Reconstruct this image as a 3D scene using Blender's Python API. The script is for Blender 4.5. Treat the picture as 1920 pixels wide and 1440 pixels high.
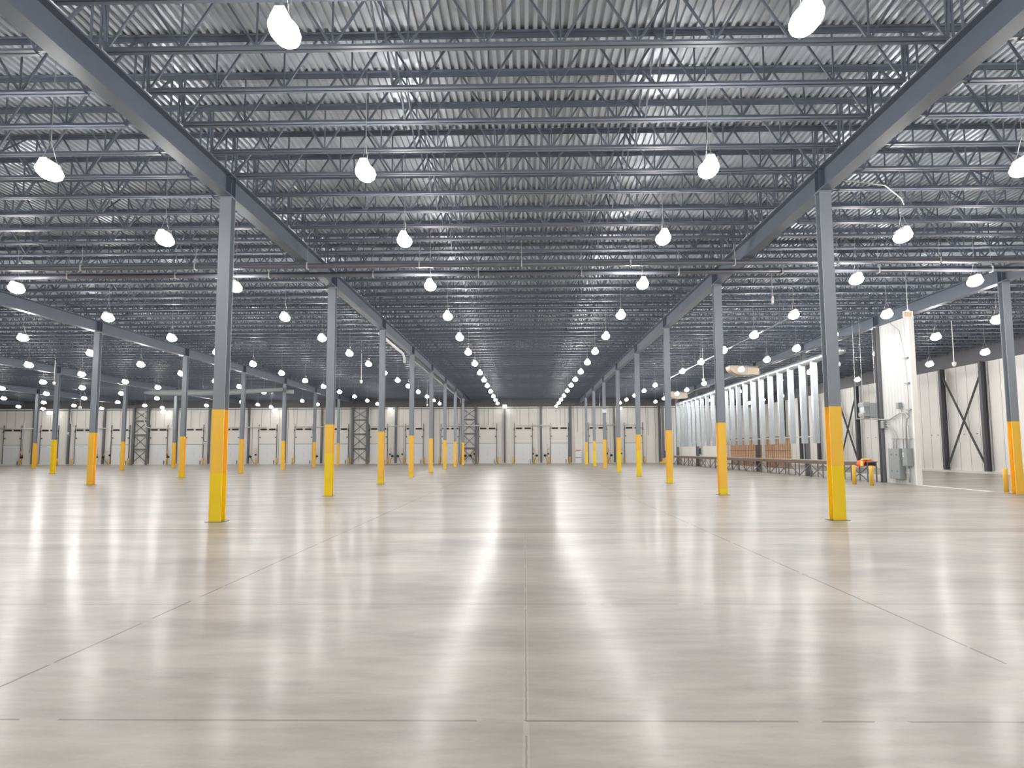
import bpy, math, random
from mathutils import Vector, Matrix
for o in list(bpy.data.objects):
    bpy.data.objects.remove(o, do_unlink=True)
S = bpy.context.scene
col = S.collection
random.seed(4)

# ------------------------------------------------------------------ camera
F, PITCH, YAW, ROLL = 1338.2, .0936, .0173, -.0039
cp, sp, cy, sy = math.cos(PITCH), math.sin(PITCH), math.cos(YAW), math.sin(YAW)
fw = Vector((-sy*cp, cy*cp, sp)); rt = Vector((cy, sy, 0)); up = rt.cross(fw)
cr, sr = math.cos(ROLL), math.sin(ROLL)
r2 = rt*cr + up*sr; u2 = up*cr - rt*sr
cd = bpy.data.cameras.new('camera'); cam = bpy.data.objects.new('camera', cd); col.objects.link(cam)
cd.sensor_width = 36; cd.lens = F/1920*36; cd.clip_start = .05; cd.clip_end = 400
cam.matrix_world = Matrix(((r2.x, u2.x, -fw.x, 0), (r2.y, u2.y, -fw.y, 0), (r2.z, u2.z, -fw.z, 1.55), (0, 0, 0, 1)))
S.camera = cam

# ------------------------------------------------------------------ world, exposure
w = bpy.data.worlds.new('world'); S.world = w; w.use_nodes = True
w.node_tree.nodes['Background'].inputs[0].default_value = (.75, .8, .9, 1)
w.node_tree.nodes['Background'].inputs[1].default_value = .05
S.view_settings.view_transform = 'Standard'
S.view_settings.look = 'None'
S.view_settings.exposure = 1.48
S.view_settings.gamma = 1.0
S.view_settings.use_curve_mapping = False
LAMP = 48.0
try:
    S.cycles.use_denoising = True
    S.cycles.use_adaptive_sampling = True
    S.cycles.adaptive_threshold = .015
    S.cycles.max_bounces = 7
    S.cycles.diffuse_bounces = 5
    S.cycles.glossy_bounces = 4
    S.cycles.use_light_tree = True
    S.cycles.sample_clamp_indirect = 6
    S.cycles.caustics_reflective = False
    S.cycles.caustics_refractive = False
except Exception:
    pass

# ------------------------------------------------------------------ materials
def srgb(r, g, b):
    f = lambda c: (c/255/12.92) if c/255 <= .04045 else ((c/255+.055)/1.055)**2.4
    return (f(r), f(g), f(b), 1)

def mat(name, color, rough=.5, metal=0, var=0, scale=3.0, spec=.5, coat=0, stretch=(1, 1, 1), bump=0):
    m = bpy.data.materials.new(name); m.use_nodes = True
    nt = m.node_tree; b = nt.nodes['Principled BSDF']
    b.inputs['Base Color'].default_value = color
    b.inputs['Roughness'].default_value = rough
    b.inputs['Metallic'].default_value = metal
    b.inputs['Specular IOR Level'].default_value = spec
    b.inputs['Coat Weight'].default_value = coat
    if var or bump:
        tc = nt.nodes.new('ShaderNodeTexCoord'); mp = nt.nodes.new('ShaderNodeMapping')
        mp.inputs['Scale'].default_value = stretch
        n = nt.nodes.new('ShaderNodeTexNoise'); n.inputs['Scale'].default_value = scale; n.inputs['Detail'].default_value = 5
        nt.links.new(tc.outputs['Object'], mp.inputs[0]); nt.links.new(mp.outputs[0], n.inputs['Vector'])
        if var:
            mx = nt.nodes.new('ShaderNodeMix'); mx.data_type = 'RGBA'
            mx.inputs[6].default_value = tuple(c*(1-var) for c in color[:3])+(1,)
            mx.inputs[7].default_value = tuple(min(1, c*(1+var)) for c in color[:3])+(1,)
            nt.links.new(n.outputs[0], mx.inputs[0]); nt.links.new(mx.outputs[2], b.inputs['Base Color'])
        if bump:
            bp = nt.nodes.new('ShaderNodeBump'); bp.inputs['Strength'].default_value = bump; bp.inputs['Distance'].default_value = .02
            nt.links.new(n.outputs[0], bp.inputs['Height']); nt.links.new(bp.outputs[0], b.inputs['Normal'])
    return m

def emis(name, color, strength):
    m = bpy.data.materials.new(name); m.use_nodes = True
    nt = m.node_tree; nt.nodes.remove(nt.nodes['Principled BSDF'])
    e = nt.nodes.new('ShaderNodeEmission'); e.inputs[0].default_value = color; e.inputs[1].default_value = strength
    nt.links.new(e.outputs[0], nt.nodes['Material Output'].inputs[0])
    return m

M = {}
M['steel'] = mat('grey_painted_steel', srgb(138, 145, 152), .45, 0, .06, 2.0)
M['girder'] = mat('girder_paint', srgb(90, 97, 109), .45, 0, .08, 2.0)
M['joist'] = mat('grey_joist_paint', srgb(106, 114, 127), .45, 0, .08, 2.0)
M['brace'] = mat('dark_brace_steel', srgb(86, 86, 90), .5, 0, .12, 2.0)
M['dark'] = mat('dark_grey_steel', srgb(112, 113, 117), .5, 0, .12, 2.0)
M['amber'] = mat('amber_paint', srgb(255, 200, 74), .38, 0, .05, 2.5)
M['yellow'] = mat('bright_yellow_paint', srgb(255, 216, 40), .35, 0, .04, 2.5)
M['galv'] = mat('galvanized_sheet', srgb(196, 204, 208), .32, .75, .14, 2.5)
M['galv_lamplit'] = mat('galvanized_sheet_lamplit', srgb(205, 190, 170), .34, .7, .1, 3.0)  # plain galvanized metal, its warm reflected lamplight painted into the base colour
M['deck'] = mat('galvanized_deck', srgb(196, 203, 211), .38, .45, .2, .6, stretch=(6, .15, 1))
M['white'] = mat('white_panel_paint', srgb(242, 239, 232), .5, 0, .02, .5)
M['door'] = mat('white_door_skin', srgb(240, 241, 240), .45)
M['whitepipe'] = mat('white_pipe', srgb(236, 234, 228), .4)
M['black'] = mat('black_rubber', srgb(28, 27, 26), .6)
M['pipe'] = mat('dark_sprinkler_pipe', srgb(96, 98, 106), .35)
M['elec'] = mat('grey_enclosure', srgb(150, 157, 158), .45)
M['conduit'] = mat('conduit_metal', srgb(190, 192, 190), .35, .5)
M['brown'] = mat('brown_bench_board', srgb(112, 92, 84), .55, 0, .12, 2)
M['benchtop'] = mat('worn_bench_top', srgb(170, 160, 150), .5, 0, .12, 2)
M['tan'] = mat('tan_ribbed_panel', srgb(196, 160, 128), .6, 0, .06, 1)
M['orange'] = mat('orange_cloth', srgb(255, 110, 40), .8)
M['lime'] = mat('lime_strip_cloth', srgb(240, 235, 130), .8)
M['redink'] = mat('red_letters', srgb(214, 96, 84), .5)
M['ink'] = mat('dark_ink', srgb(60, 58, 58), .5)
M['blue'] = mat('blue_plastic', srgb(60, 90, 190), .5)
M['lamp'] = emis('lamp_diffuser', (1, .975, .96, 1), LAMP)
M['flood'] = emis('wall_flood_diffuser', (1, .98, .94, 1), 4)
M['exitface'] = emis('exit_sign_face', srgb(250, 240, 200), .3)

def floor_material():
    m = bpy.data.materials.new('polished_concrete'); m.use_nodes = True
    nt = m.node_tree; N = nt.nodes; L = nt.links; b = N['Principled BSDF']
    tc = N.new('ShaderNodeTexCoord'); sep = N.new('ShaderNodeSeparateXYZ'); L.new(tc.outputs['Object'], sep.inputs[0])
    def math_(op, a, bb=None, cc=None):
        n = N.new('ShaderNodeMath'); n.operation = op
        for i, v in enumerate((a, bb, cc)):
            if v is None: continue
            if isinstance(v, (int, float)): n.inputs[i].default_value = v
            else: L.new(v, n.inputs[i])
        return n.outputs[0]
    X, Y = sep.outputs[0], sep.outputs[1]
    def line(c, at, hw):   # 1 inside
        return math_('LESS_THAN', math_('ABSOLUTE', math_('SUBTRACT', c, at)), hw)
    def mapped(sc):
        mp = N.new('ShaderNodeMapping'); mp.inputs['Scale'].default_value = sc; L.new(tc.outputs['Object'], mp.inputs[0]); return mp.outputs[0]
    def noise(v, scale, det=4, rough=.55):
        n = N.new('ShaderNodeTexNoise'); n.inputs['Scale'].default_value = scale; n.inputs['Detail'].default_value = det
        n.inputs['Roughness'].default_value = rough; L.new(v, n.inputs['Vector']); return n.outputs[0]
    n1 = noise(mapped((.45, 1, 1)), .7, 6, .6)       # broad mottling, drawn out across
    n2 = noise(mapped((.6, 2.2, 1)), 2.6, 6, .62)    # trowel cloud
    n3 = noise(mapped((1, 1, 1)), 40, 3, .6)
    mixf = math_('ADD', math_('MULTIPLY', n1, .6), math_('ADD', math_('MULTIPLY', n2, .34), math_('MULTIPLY', n3, .06)))
    ramp = N.new('ShaderNodeValToRGB'); L.new(mixf, ramp.inputs[0])
    ramp.color_ramp.elements[0].position = .38; ramp.color_ramp.elements[0].color = srgb(136, 130, 120)
    ramp.color_ramp.elements[1].position = .62; ramp.color_ramp.elements[1].color = srgb(176, 170, 159)
    c = ramp.outputs[0]
    def over(c, mask, color, k=1.0):
        mx = N.new('ShaderNodeMix'); mx.data_type = 'RGBA'; L.new(math_('MULTIPLY', mask, k), mx.inputs[0]); L.new(c, mx.inputs[6]); mx.inputs[7].default_value = color
        return mx.outputs[2]
    wob = math_('MULTIPLY', math_('SUBTRACT', noise(mapped((1, 1, 1)), 9, 3), .5), .012)
    Xw = math_('ADD', X, wob); Yw = math_('ADD', Y, wob)
    brk = math_('GREATER_THAN', noise(mapped((1, 1, 1)), 2.0, 2), .40)
    # saw-cut joints
    for x in (-3.5, 3.48): c = over(c, math_('MULTIPLY', line(Xw, x, .010), brk), srgb(84, 78, 70), .85)
    c = over(c, line(X, -.0, .018), srgb(196, 192, 180), .25)
    c = over(c, math_('MULTIPLY', line(Xw, .0, .005), brk), srgb(110, 106, 98), .7)
    for x in (-17.5, -31.5, -10.4, 10.4): c = over(c, line(Xw, x, .008), srgb(120, 114, 106), .5)
    for y in (1.13, 4.28, 7.43, 10.58): c = over(c, math_('MULTIPLY', line(Yw, y, .012 if y < 9 else .004), brk), srgb(96, 92, 84), .75)
    for y in (25.2, 34.3, 43.5, 52.6, 61.8, 71): c = over(c, line(Yw, y, .02), srgb(130, 122, 112), .4)
    # construction joint band in front of the first columns
    band = math_('MULTIPLY', math_('GREATER_THAN', Y, 13.85), math_('LESS_THAN', Y, 14.42))
    c = over(c, math_('MULTIPLY', band, n1), srgb(132, 124, 112), .8)
    c = over(c, line(Yw, 13.72, .03), srgb(196, 186, 168), .6)
    c = over(c, line(Yw, 14.62, .03), srgb(200, 190, 172), .6)
    c = over(c, line(Yw, 13.80, .035), srgb(112, 92, 72), .8)
    c = over(c, line(Yw, 14.52, .035), srgb(118, 92, 66), .8)
    L.new(c, b.inputs['Base Color'])
    rr = math_('MULTIPLY_ADD', n2, .2, .34)
    rr = math_('ADD', rr, math_('MULTIPLY', band, .05))
    L.new(rr, b.inputs['Roughness'])
    b.inputs['Specular IOR Level'].default_value = .38
    b.inputs['Coat Weight'].default_value = .2
    b.inputs['Coat IOR'].default_value = 1.5
    cr_ = math_('MULTIPLY_ADD', n2, .18, .10)
    L.new(cr_, b.inputs['Coat Roughness'])
    bp = N.new('ShaderNodeBump'); bp.inputs['Strength'].default_value = .12; bp.inputs['Distance'].default_value = .02
    L.new(noise(mapped((1, 1, 1)), 3.0, 3), bp.inputs['Height']); L.new(bp.outputs[0], b.inputs['Normal']); L.new(bp.outputs[0], b.inputs['Coat Normal'])
    return m

def panel_material(name, axis, pitch, base, seam):
    m = bpy.data.materials.new(name); m.use_nodes = True
    nt = m.node_tree; N = nt.nodes; L = nt.links; b = N['Principled BSDF']
    tc = N.new('ShaderNodeTexCoord'); sep = N.new('ShaderNodeSeparateXYZ'); L.new(tc.outputs['Object'], sep.inputs[0])
    a = sep.outputs[axis]
    def mm(op, x, y):
        n = N.new('ShaderNodeMath'); n.operation = op
        for i, v in enumerate((x, y)):
            if isinstance(v, (int, float)): n.inputs[i].default_value = v
            else: L.new(v, n.inputs[i])
        return n.outputs[0]
    fr = mm('ABSOLUTE', mm('SUBTRACT', mm('FRACT', mm('DIVIDE', a, pitch), 0), .5), 0)
    mask = mm('LESS_THAN', fr, .022/pitch)
    rib = mm('LESS_THAN', mm('FRACT', mm('DIVIDE', a, pitch/5), 0), .08)
    mx = N.new('ShaderNodeMix'); mx.data_type = 'RGBA'; mx.inputs[6].default_value = base; mx.inputs[7].default_value = seam
    L.new(mm('MAXIMUM', mask, mm('MULTIPLY', rib, .18)), mx.inputs[0])
    no = N.new('ShaderNodeTexNoise'); no.inputs['Scale'].default_value = .5; no.inputs['Detail'].default_value = 4; L.new(tc.outputs['Object'], no.inputs['Vector'])
    m2 = N.new('ShaderNodeMix'); m2.data_type = 'RGBA'; m2.blend_type = 'MULTIPLY'; m2.inputs[0].default_value = .08
    L.new(mx.outputs[2], m2.inputs[6]); L.new(no.outputs[0], m2.inputs[7]); L.new(m2.outputs[2], b.inputs['Base Color'])
    b.inputs['Roughness'].default_value = .45
    return m

M['partition'] = mat('partition_panel_paint', srgb(208, 209, 207), .42, 0, .02, .5)
M['floor'] = floor_material()
M['wall_back'] = panel_material('insulated_panel_along_x', 0, 1.12, srgb(248, 245, 238), srgb(150, 146, 138))
M['wall_side'] = panel_material('insulated_panel_along_y', 1, 1.12, srgb(246, 244, 238), srgb(165, 161, 152))

# ------------------------------------------------------------------ mesh helpers
class MB:
    def __init__(s): s.v = []; s.f = []
    def quadbox(s, c):
        n = len(s.v); s.v += [tuple(p) for p in c]
        s.f += [(n, n+3, n+2, n+1), (n+4, n+5, n+6, n+7), (n, n+1, n+5, n+4), (n+1, n+2, n+6, n+5), (n+2, n+3, n+7, n+6), (n+3, n, n+4, n+7)]
        return s
    def box(s, x0, x1, y0, y1, z0, z1):
        return s.quadbox([(x0, y0, z0), (x1, y0, z0), (x1, y1, z0), (x0, y1, z0), (x0, y0, z1), (x1, y0, z1), (x1, y1, z1), (x0, y1, z1)])
    def cbox(s, c, d):
        return s.box(c[0]-d[0]/2, c[0]+d[0]/2, c[1]-d[1]/2, c[1]+d[1]/2, c[2]-d[2]/2, c[2]+d[2]/2)
    def bar(s, a, b, w=.04, h=None, ref=(0, 1, 0)):
        h = h or w; a = Vector(a); b = Vector(b); t = (b-a).normalized()
        r = Vector(ref)
        if abs(t.dot(r)) > .98: r = Vector((0, 0, 1)) if abs(t.z) < .9 else Vector((1, 0, 0))
        x = t.cross(r).normalized()*(w/2); y = x.cross(t).normalized()*(h/2)
        return s.quadbox([a-x-y, a+x-y, a+x+y, a-x+y, b-x-y, b+x-y, b+x+y, b-x+y])
    def angle(s, a, b, leg=.07, th=.01, dx=1, dz=1):
        # L section running along X, toe outwards dx (in y), up dz
        (x0, y, z), (x1, _, _) = a, b
        s.box(x0, x1, min(y, y+dx*leg), max(y, y+dx*leg), min(z, z+dz*th), max(z, z+dz*th))
        s.box(x0, x1, min(y, y+dx*th), max(y, y+dx*th), min(z, z+dz*leg), max(z, z+dz*leg))
        return s
    def prism(s, prof, axis, a0, a1):
        n = len(s.v); k = len(prof)
        def P(p, a):
            return {0: (a, p[0], p[1]), 1: (p[0], a, p[1]), 2: (p[0], p[1], a)}[axis]
        s.v += [P(p, a0) for p in prof] + [P(p, a1) for p in prof]
        s.f += [tuple(range(n, n+k)), tuple(range(n+2*k-1, n+k-1, -1))]
        for i in range(k):
            j = (i+1) % k; s.f.append((n+i, n+k+i, n+k+j, n+j))
        return s
    def tube(s, pts, r, n=8, r_end=None):
        pts = [Vector(p) for p in pts]; base = len(s.v); m = len(pts)
        px = None
        for i, p in enumerate(pts):
            t = (pts[min(i+1, m-1)]-pts[max(i-1, 0)]).normalized()
            if px is None:
                a = Vector((0, 0, 1)) if abs(t.z) < .9 else Vector((1, 0, 0)); px = t.cross(a).normalized()
            px = (px - t*px.dot(t)).normalized(); py = t.cross(px)
            rr = r[i] if isinstance(r, (list, tuple)) else r
            for k in range(n):
                a = 2*math.pi*k/n; s.v.append(tuple(p+px*math.cos(a)*rr+py*math.sin(a)*rr))
        for i in range(m-1):
            for k in range(n):
                a = base+i*n+k; b = base+i*n+(k+1) % n; s.f.append((a, b, b+n, a+n))
        s.f.append(tuple(base+k for k in reversed(range(n)))); s.f.append(tuple(base+(m-1)*n+k for k in range(n)))
        return s
    def lathe(s, prof, c, n=16):
        b = len(s.v)
        for (r, z) in prof:
            for k in range(n):
                a = 2*math.pi*k/n; s.v.append((c[0]+r*math.cos(a), c[1]+r*math.sin(a), c[2]+z))
        for i in range(len(prof)-1):
            for k in range(n):
                p = b+i*n+k; q = b+i*n+(k+1) % n; s.f.append((p, q, q+n, p+n))
        s.f.append(tuple(b+k for k in reversed(range(n)))); s.f.append(tuple(b+(len(prof)-1)*n+k for k in range(n)))
        return s
    def mesh(s, name, m, smooth=False):
        me = bpy.data.meshes.new(name); me.from_pydata(s.v, [], s.f); me.materials.append(m)
        import bmesh
        bm = bmesh.new(); bm.from_mesh(me); bmesh.ops.recalc_face_normals(bm, faces=bm.faces); bm.to_mesh(me); bm.free()
        if smooth:
            for p in me.polygons: p.use_smooth = True
        return me
    def build(s, name, m, parent=None, smooth=False):
        o = bpy.data.objects.new(name, s.mesh(name, m, smooth)); col.objects.link(o)
        if parent: o.parent = parent
        return o

def tag(o, label=None, cat=None, group=None, kind=None):
    if label: o['label'] = label
    if cat: o['category'] = cat
    if group: o['group'] = group
    if kind: o['kind'] = kind
    return o

def empty(name, loc=(0, 0, 0), label=None, cat=None, group=None, kind='thing', rz=0):
    o = bpy.data.objects.new(name, None); o.location = loc; o.rotation_euler = (0, 0, rz); o.empty_display_size = .2
    col.objects.link(o); return tag(o, label, cat, group, kind)

def copy_tree(o, parent=None):
    c = o.copy(); col.objects.link(c)
    if parent: c.parent = parent
    for ch in [x for x in CH.get(o.name, [])]:
        copy_tree(ch, c)
    return c
CH = {}
def register(root):
    for o in bpy.data.objects:
        if o.parent: CH.setdefault(o.parent.name, [])
    for o in bpy.data.objects:
        if o.parent and o not in CH[o.parent.name]: CH[o.parent.name].append(o)

def nth(i):
    return '%d%s' % (i, 'th' if 10 <= i % 100 <= 20 else {1: 'st', 2: 'nd', 3: 'rd'}.get(i % 10, 'th'))

# ------------------------------------------------------------------ layout
Y0, BAY = 16.08, 9.149
YW = 89.2                       # far wall
XG = [-63.2, -49.1, -35.0, -20.95, -6.9, 6.9, 17.05]   # girder and column rows
XR = 29.3                       # right wall
XL = -72.0
ZG0, ZG1 = 7.45, 7.99           # girder
ZB, ZT = 7.98, 9.02             # joist bottom chord underside, deck underside
YB = -13.0
def struct(o, label=None): return tag(o, label, None, None, 'structure')

# ------------------------------------------------------------------ setting
struct(MB().box(XL, XR+.3, YB, YW+.3, -.2, 0).build('floor', M['floor']))
# fluted roof deck, flutes running away from the camera
def deck():
    mb = MB(); p = .152; n = int((XR-XL)/p)
    prof = []
    for i in range(n):
        x = XL+i*p
        prof += [(x, ZT), (x+.06, ZT), (x+.07, ZT+.055), (x+.14, ZT+.055), (x+.15, ZT)]
    k = len(prof)
    for y in (YB, YW+.2):
        for (x, z) in prof: mb.v.append((x, y, z))
    for i in range(k-1): mb.f.append((i, i+1, k+i+1, k+i))
    # flat top skin
    b = len(mb.v); mb.v += [(XL, YB, ZT+.12), (XR, YB, ZT+.12), (XR, YW, ZT+.12), (XL, YW, ZT+.12)]; mb.f.append((b, b+1, b+2, b+3))
    return mb
struct(deck().build('ceiling', M['deck']))
# walls: pale insulated panels with a dark eave zone above
WT = 7.07
wf = struct(MB().box(XL, XR, YW, YW+.2, 0, WT).build('wall_far', M['wall_back']))
struct(MB().box(XL, XR, YW-.05, YW+.2, WT, ZT).build('trim_1', M['brace']))
struct(MB().box(XR, XR+.2, YB, YW+.2, 0, WT+.02).build('wall_right', M['wall_side']))
struct(MB().box(XR-.05, XR+.2, YB, YW-.05, WT+.02, ZT).build('trim_2', M['brace']))
struct(MB().box(XL-.2, XL, YB, YW+.2, 0, ZT).build('wall_left', M['wall_side']))
struct(MB().box(XL, XR, YB-.2, YB, 0, ZT).build('wall_back', M['wall_back']))
struct(MB().box(XL, XR, YW-.18, YW-.0, .0, .13).build('baseboard_far', M['whitepipe']))
struct(MB().box(XR-.16, XR, 30, YW-.2, .0, .16).build('baseboard_right', M['whitepipe']))
struct(MB().box(XL, XR, YW-.16, YW-.05, 6.82, 6.94).build('trim_3', M['elec']))

# ------------------------------------------------------------------ girders
ROWN = {-63.2: 'far left row', -49.1: 'fourth row left of aisle', -35.0: 'third row left of aisle', -20.95: 'second row left of aisle',
        -6.9: 'first row left of aisle', 6.9: 'first row right of aisle', 17.05: 'row beside the long bench'}
def ibeam_y(mb, x, y0, y1, z0, z1, w=.29, tf=.03, tw=.02):
    mb.box(x-w/2, x+w/2, y0, y1, z0, z0+tf); mb.box(x-w/2, x+w/2, y0, y1, z1-tf, z1); mb.box(x-tw/2, x+tw/2, y0, y1, z0+tf, z1-tf)
for x in XG:
    r = empty('roof_girder', (x, 0, ZG0), 'long grey girder on the columns of the %s' % ROWN[x], 'girder', 'roof girders')
    mb = MB(); ibeam_y(mb, 0, YB+.05, YW-.25, 0, ZG1-ZG0); mb.build('beam', M['girder'], r)
    for k in range(9):
        y = Y0+BAY*k; st = MB()
        if y > YW-1: break
        for dy in (-.11, .11):
            st.box(-.13, -.012, y+dy-.008, y+dy+.008, .032, ZG1-ZG0-.032); st.box(.012, .13, y+dy-.008, y+dy+.008, .032, ZG1-ZG0-.032)
        st.build('stiffener', M['girder'], r)

# ------------------------------------------------------------------ columns
def hsec(mb, z0, z1, w=.264, d=.26, t=.022, g=0.0):
    w2, d2 = w/2+g, d/2+g
    mb.box(-w2, w2, -d2, -d2+t+2*g, z0, z1); mb.box(-w2, w2, d2-t-2*g, d2, z0, z1)
    mb.box(-.011-g, .011+g, -d2+t+2*g, d2-t-2*g, z0, z1)
    return mb
HY = 2.51
def column(zlow):
    r = empty('steel_column')
    hsec(MB(), HY, ZG0-.02).build('shaft', M['steel'], r)
    MB().box(-.15, .15, -.15, .15, ZG0-.02, ZG0).build('cap_plate', M['steel'], r)
    if zlow < HY-.02: hsec(MB(), zlow, HY, g=.003).build('amber_section', M['amber'], r)
    if zlow > .05: hsec(MB(), .012, zlow, g=.003).build('yellow_section', M['yellow'], r)
    MB().box(-.2, .2, -.19, .19, 0, .012).build('base_plate', M['dark'], r)
    return r
LOWZ = {(4, 0): 1.08, (4, 1): 1.5, (4, 2): .25, (4, 3): .2, (4, 7): .3, (5, 0): 1.2, (5, 1): .22, (5, 2): .24, (5, 3): 1.55, (5, 4): 1.5, (5, 5): .0, (5, 6): 1.6, (5, 7): 1.4,
        (2, 4): 2.5, (3, 3): .3, (3, 4): .0, (2, 3): 2.3}
protos = {}
for ci, x in enumerate(XG):
    if x == XG[0]: kr = range(6, 8)
    elif x == XG[1]: kr = range(5, 8)
    elif x == XG[2]: kr = range(3, 8)
    elif x == XG[3]: kr = range(2, 8)
    elif x == 17.05: kr = range(1, 8)
    else: kr = range(0, 8)
    for j, k in enumerate(kr):
        y = Y0+BAY*k
        if x == 17.05 and k >= 2:      # unpainted grey columns behind the bench and ducts
            r = empty('steel_column', (x, y, 0), 'grey column without yellow base, %s, %s from the camera' % (ROWN[x], nth(k-1)), 'column', 'grey columns behind the ducts')
            hsec(MB(), .012, ZG0-.02).build('shaft', M['dark'], r)
            MB().box(-.19, .19, -.19, .19, 0, .012).build('base_plate', M['dark'], r)
            continue
        zl = LOWZ.get((ci, k), .0)
        if zl not in protos:
            r = column(zl); protos[zl] = r; register(r)
        else: r = copy_tree(protos[zl])
        r.location = (x, y, 0)
        tag(r, 'grey column with yellow base, %s, %s from the camera' % (ROWN[x], nth(j+1)), 'column', 'yellow based columns, '+ROWN[x], 'thing')

# ------------------------------------------------------------------ roof joists
SP = BAY/7
def joist_parts(L, e0, e1, simple=False):
    """joist along X from 0 to L; bottom chord stops e0/e1 short of the girder centre lines"""
    zb, zt = ZB, ZT
    bc = MB(); tcd = MB(); wb = MB()
    for s in (-1, 1):
        bc.angle((e0, s*.013, zb), (L-e1, 0, 0), .078, .01, s, 1)
        tcd.angle((.0, s*.013, zt-.002), (L-.0, 0, 0), .09, .01, s, -1)
    n = max(4, round((L-e0-e1)/1.22)); p = (L-e0-e1)/n; zz0, zz1 = zb+.03, zt-.04
    for i in range(n+1):
        xb = e0+i*p
        wb.bar((xb, 0, zz0), (xb, 0, zz1), .026)                 # vertical
        if i < n:
            xm = xb+p/2
            wb.bar((xb, 0, zz0), (xm, 0, zz1), .034); wb.bar((xm, 0, zz1), (xb+p, 0, zz0), .034)
    # end struts rising from the girder seat to the top chord / down to the bottom chord
    for a, s, e in ((0, 1, e0), (L, -1, e1)):
        wb.bar((a+s*.08, 0, ZG1+.03), (a+s*.08, 0, zz1), .03)
        wb.bar((a+s*.1, 0, zz1-.03), (a+s*e, 0, zz0), .045)
        if e > .5: wb.bar((a+s*.1, 0, zz1-.06), (a+s*(e*.55), 0, zz1), .03); wb.bar((a+s*.12, 0, ZG1+.06), (a+s*e, 0, zz0+.02), .05)
    return bc, tcd, wb
BAYS = [  # x0, x1, first visible y, end gaps, phrase
    (-6.9, 6.9, 8.0, .18, .18, 'middle aisle'),
    (-20.95, -6.9, 10.0, .95, .95, 'bay left of aisle'),
    (6.9, 17.05, 10.0, .95, .95, 'bay right of aisle'),
    (17.05, 29.3, 22.0, .95, .5, 'bay beyond the bench row'),
    (-35.0, -20.95, 25.0, .95, .95, 'second bay left of aisle'),
    (-49.1, -35.0, 42.0, .95, .95, 'third bay left of aisle'),
    (-63.2, -49.1, 57.0, .95, .95, 'fourth bay left of aisle'),
    (-72.0, -63.2, 74.0, .95, .5, 'leftmost bay'),
]
jl = []
for bi, (x0, x1, ys, e0, e1, ph) in enumerate(BAYS):
    i0 = math.ceil((ys-Y0)/SP); k = 0
    for i in range(i0, 56):
        y = Y0+i*SP
        if y > YW-.5: break
        k += 1; jl.append((y if bi < 4 else y+6, bi, k, y))
keep = set((b, k) for _, b, k, _ in sorted(jl)[:296])
jp = {}
for bi, (x0, x1, ys, e0, e1, ph) in enumerate(BAYS):
    bc, tcd, wb = joist_parts(x1-x0, e0, e1)
    restv = None
    ms = [('bottom_chord', bc.mesh('bottom_chord', M['joist'])), ('top_chord', tcd.mesh('top_chord', M['joist'])), ('web', wb.mesh('web', M['joist']))]
    rest = MB()
    for (_, b, k, y) in jl:
        if b != bi: continue
        if (b, k) in keep:
            r = empty('roof_joist', (x0, y, 0), 'grey open web roof joist, %s, %s from the camera' % (ph, nth(k)), 'roof joist', 'roof joists of the '+ph)
            for n_, me in ms:
                c = bpy.data.objects.new(n_, me); col.objects.link(c); c.parent = r
        else:
            for src in (bc, tcd, wb):
                n = len(rest.v); rest.v += [(a[0], a[1]+y, a[2]) for a in src.v]; rest.f += [tuple(q+n for q in f) for f in src.f]
    if rest.v:
        o = rest.build('roof_joist', M['joist']); o.location = (x0, 0, 0)
        tag(o, 'small distant roof joists close to the dock wall over the %s' % ph, 'roof joist', 'roof joists of the '+ph, 'stuff')

# cross bridging between joists
for (x, ys, side) in ((-2.35, 9, 'left of the lane centre over the middle aisle'), (2.35, 9, 'right of the lane centre over the middle aisle'),
                (-11.6, 11, 'nearer line over the bay left of aisle'), (-16.3, 20, 'farther line over the bay left of aisle'),
                (12.0, 12, 'over the bay right of aisle'), (23.2, 25, 'over the bay beyond the bench row'), (-28.0, 30, 'over the second bay left of aisle')):
    mb = MB(); i = math.ceil((ys-Y0)/SP)
    while Y0+(i+1)*SP < YW-1:
        a, b = Y0+i*SP, Y0+(i+1)*SP
        mb.bar((x, a+.06, ZB+.03), (x, b-.06, ZT-.06), .03, ref=(1, 0, 0)); mb.bar((x+.035, a+.06, ZT-.06), (x+.035, b-.06, ZB+.03), .03, ref=(1, 0, 0))
        i += 1
    tag(mb.build('cross_bridging', M['joist']), 'crossed grey roof braces, %s' % side, 'roof bracing', 'cross bridging lines', 'thing')

# ------------------------------------------------------------------ ceiling lights
def fixture():
    r = empty('high_bay_light')
    MB().prism([(-.06, .2), (-.12, .075), (.12, .075), (.06, .2)], 1, -.21, .21).build('housing', M['whitepipe'], r)
    # glowing acrylic lens, long oval bowl that also throws light sideways
    mb = MB(); n, A, B, H = 16, .185, .33, .15
    prof = [(.7, .08), (.92, .045), (1.0, .0), (.92, -.06), (.66, -.115), (.3, -.145)]
    for (q, z) in prof:
        for k in range(n):
            t = 2*math.pi*k/n; mb.v.append((A*q*math.cos(t), B*q*math.sin(t), z))
    for i in range(len(prof)-1):
        for k in range(n):
            p, q = i*n+k, i*n+(k+1) % n; mb.f.append((p, q, q+n, p+n))
    mb.f.append(tuple(reversed(range(n)))); mb.f.append(tuple((len(prof)-1)*n+k for k in range(n)))
    mb.build('lens', M['lamp'], r, True)
    MB().tube([(0, -.2, .22), (0, 0, .6)], .006, 5).tube([(0, .2, .22), (0, 0, .6)], .006, 5).tube([(0, 0, .6), (0, 0, 2.2)], .008, 5).build('hanger', M['conduit'], r)
    return r
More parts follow.
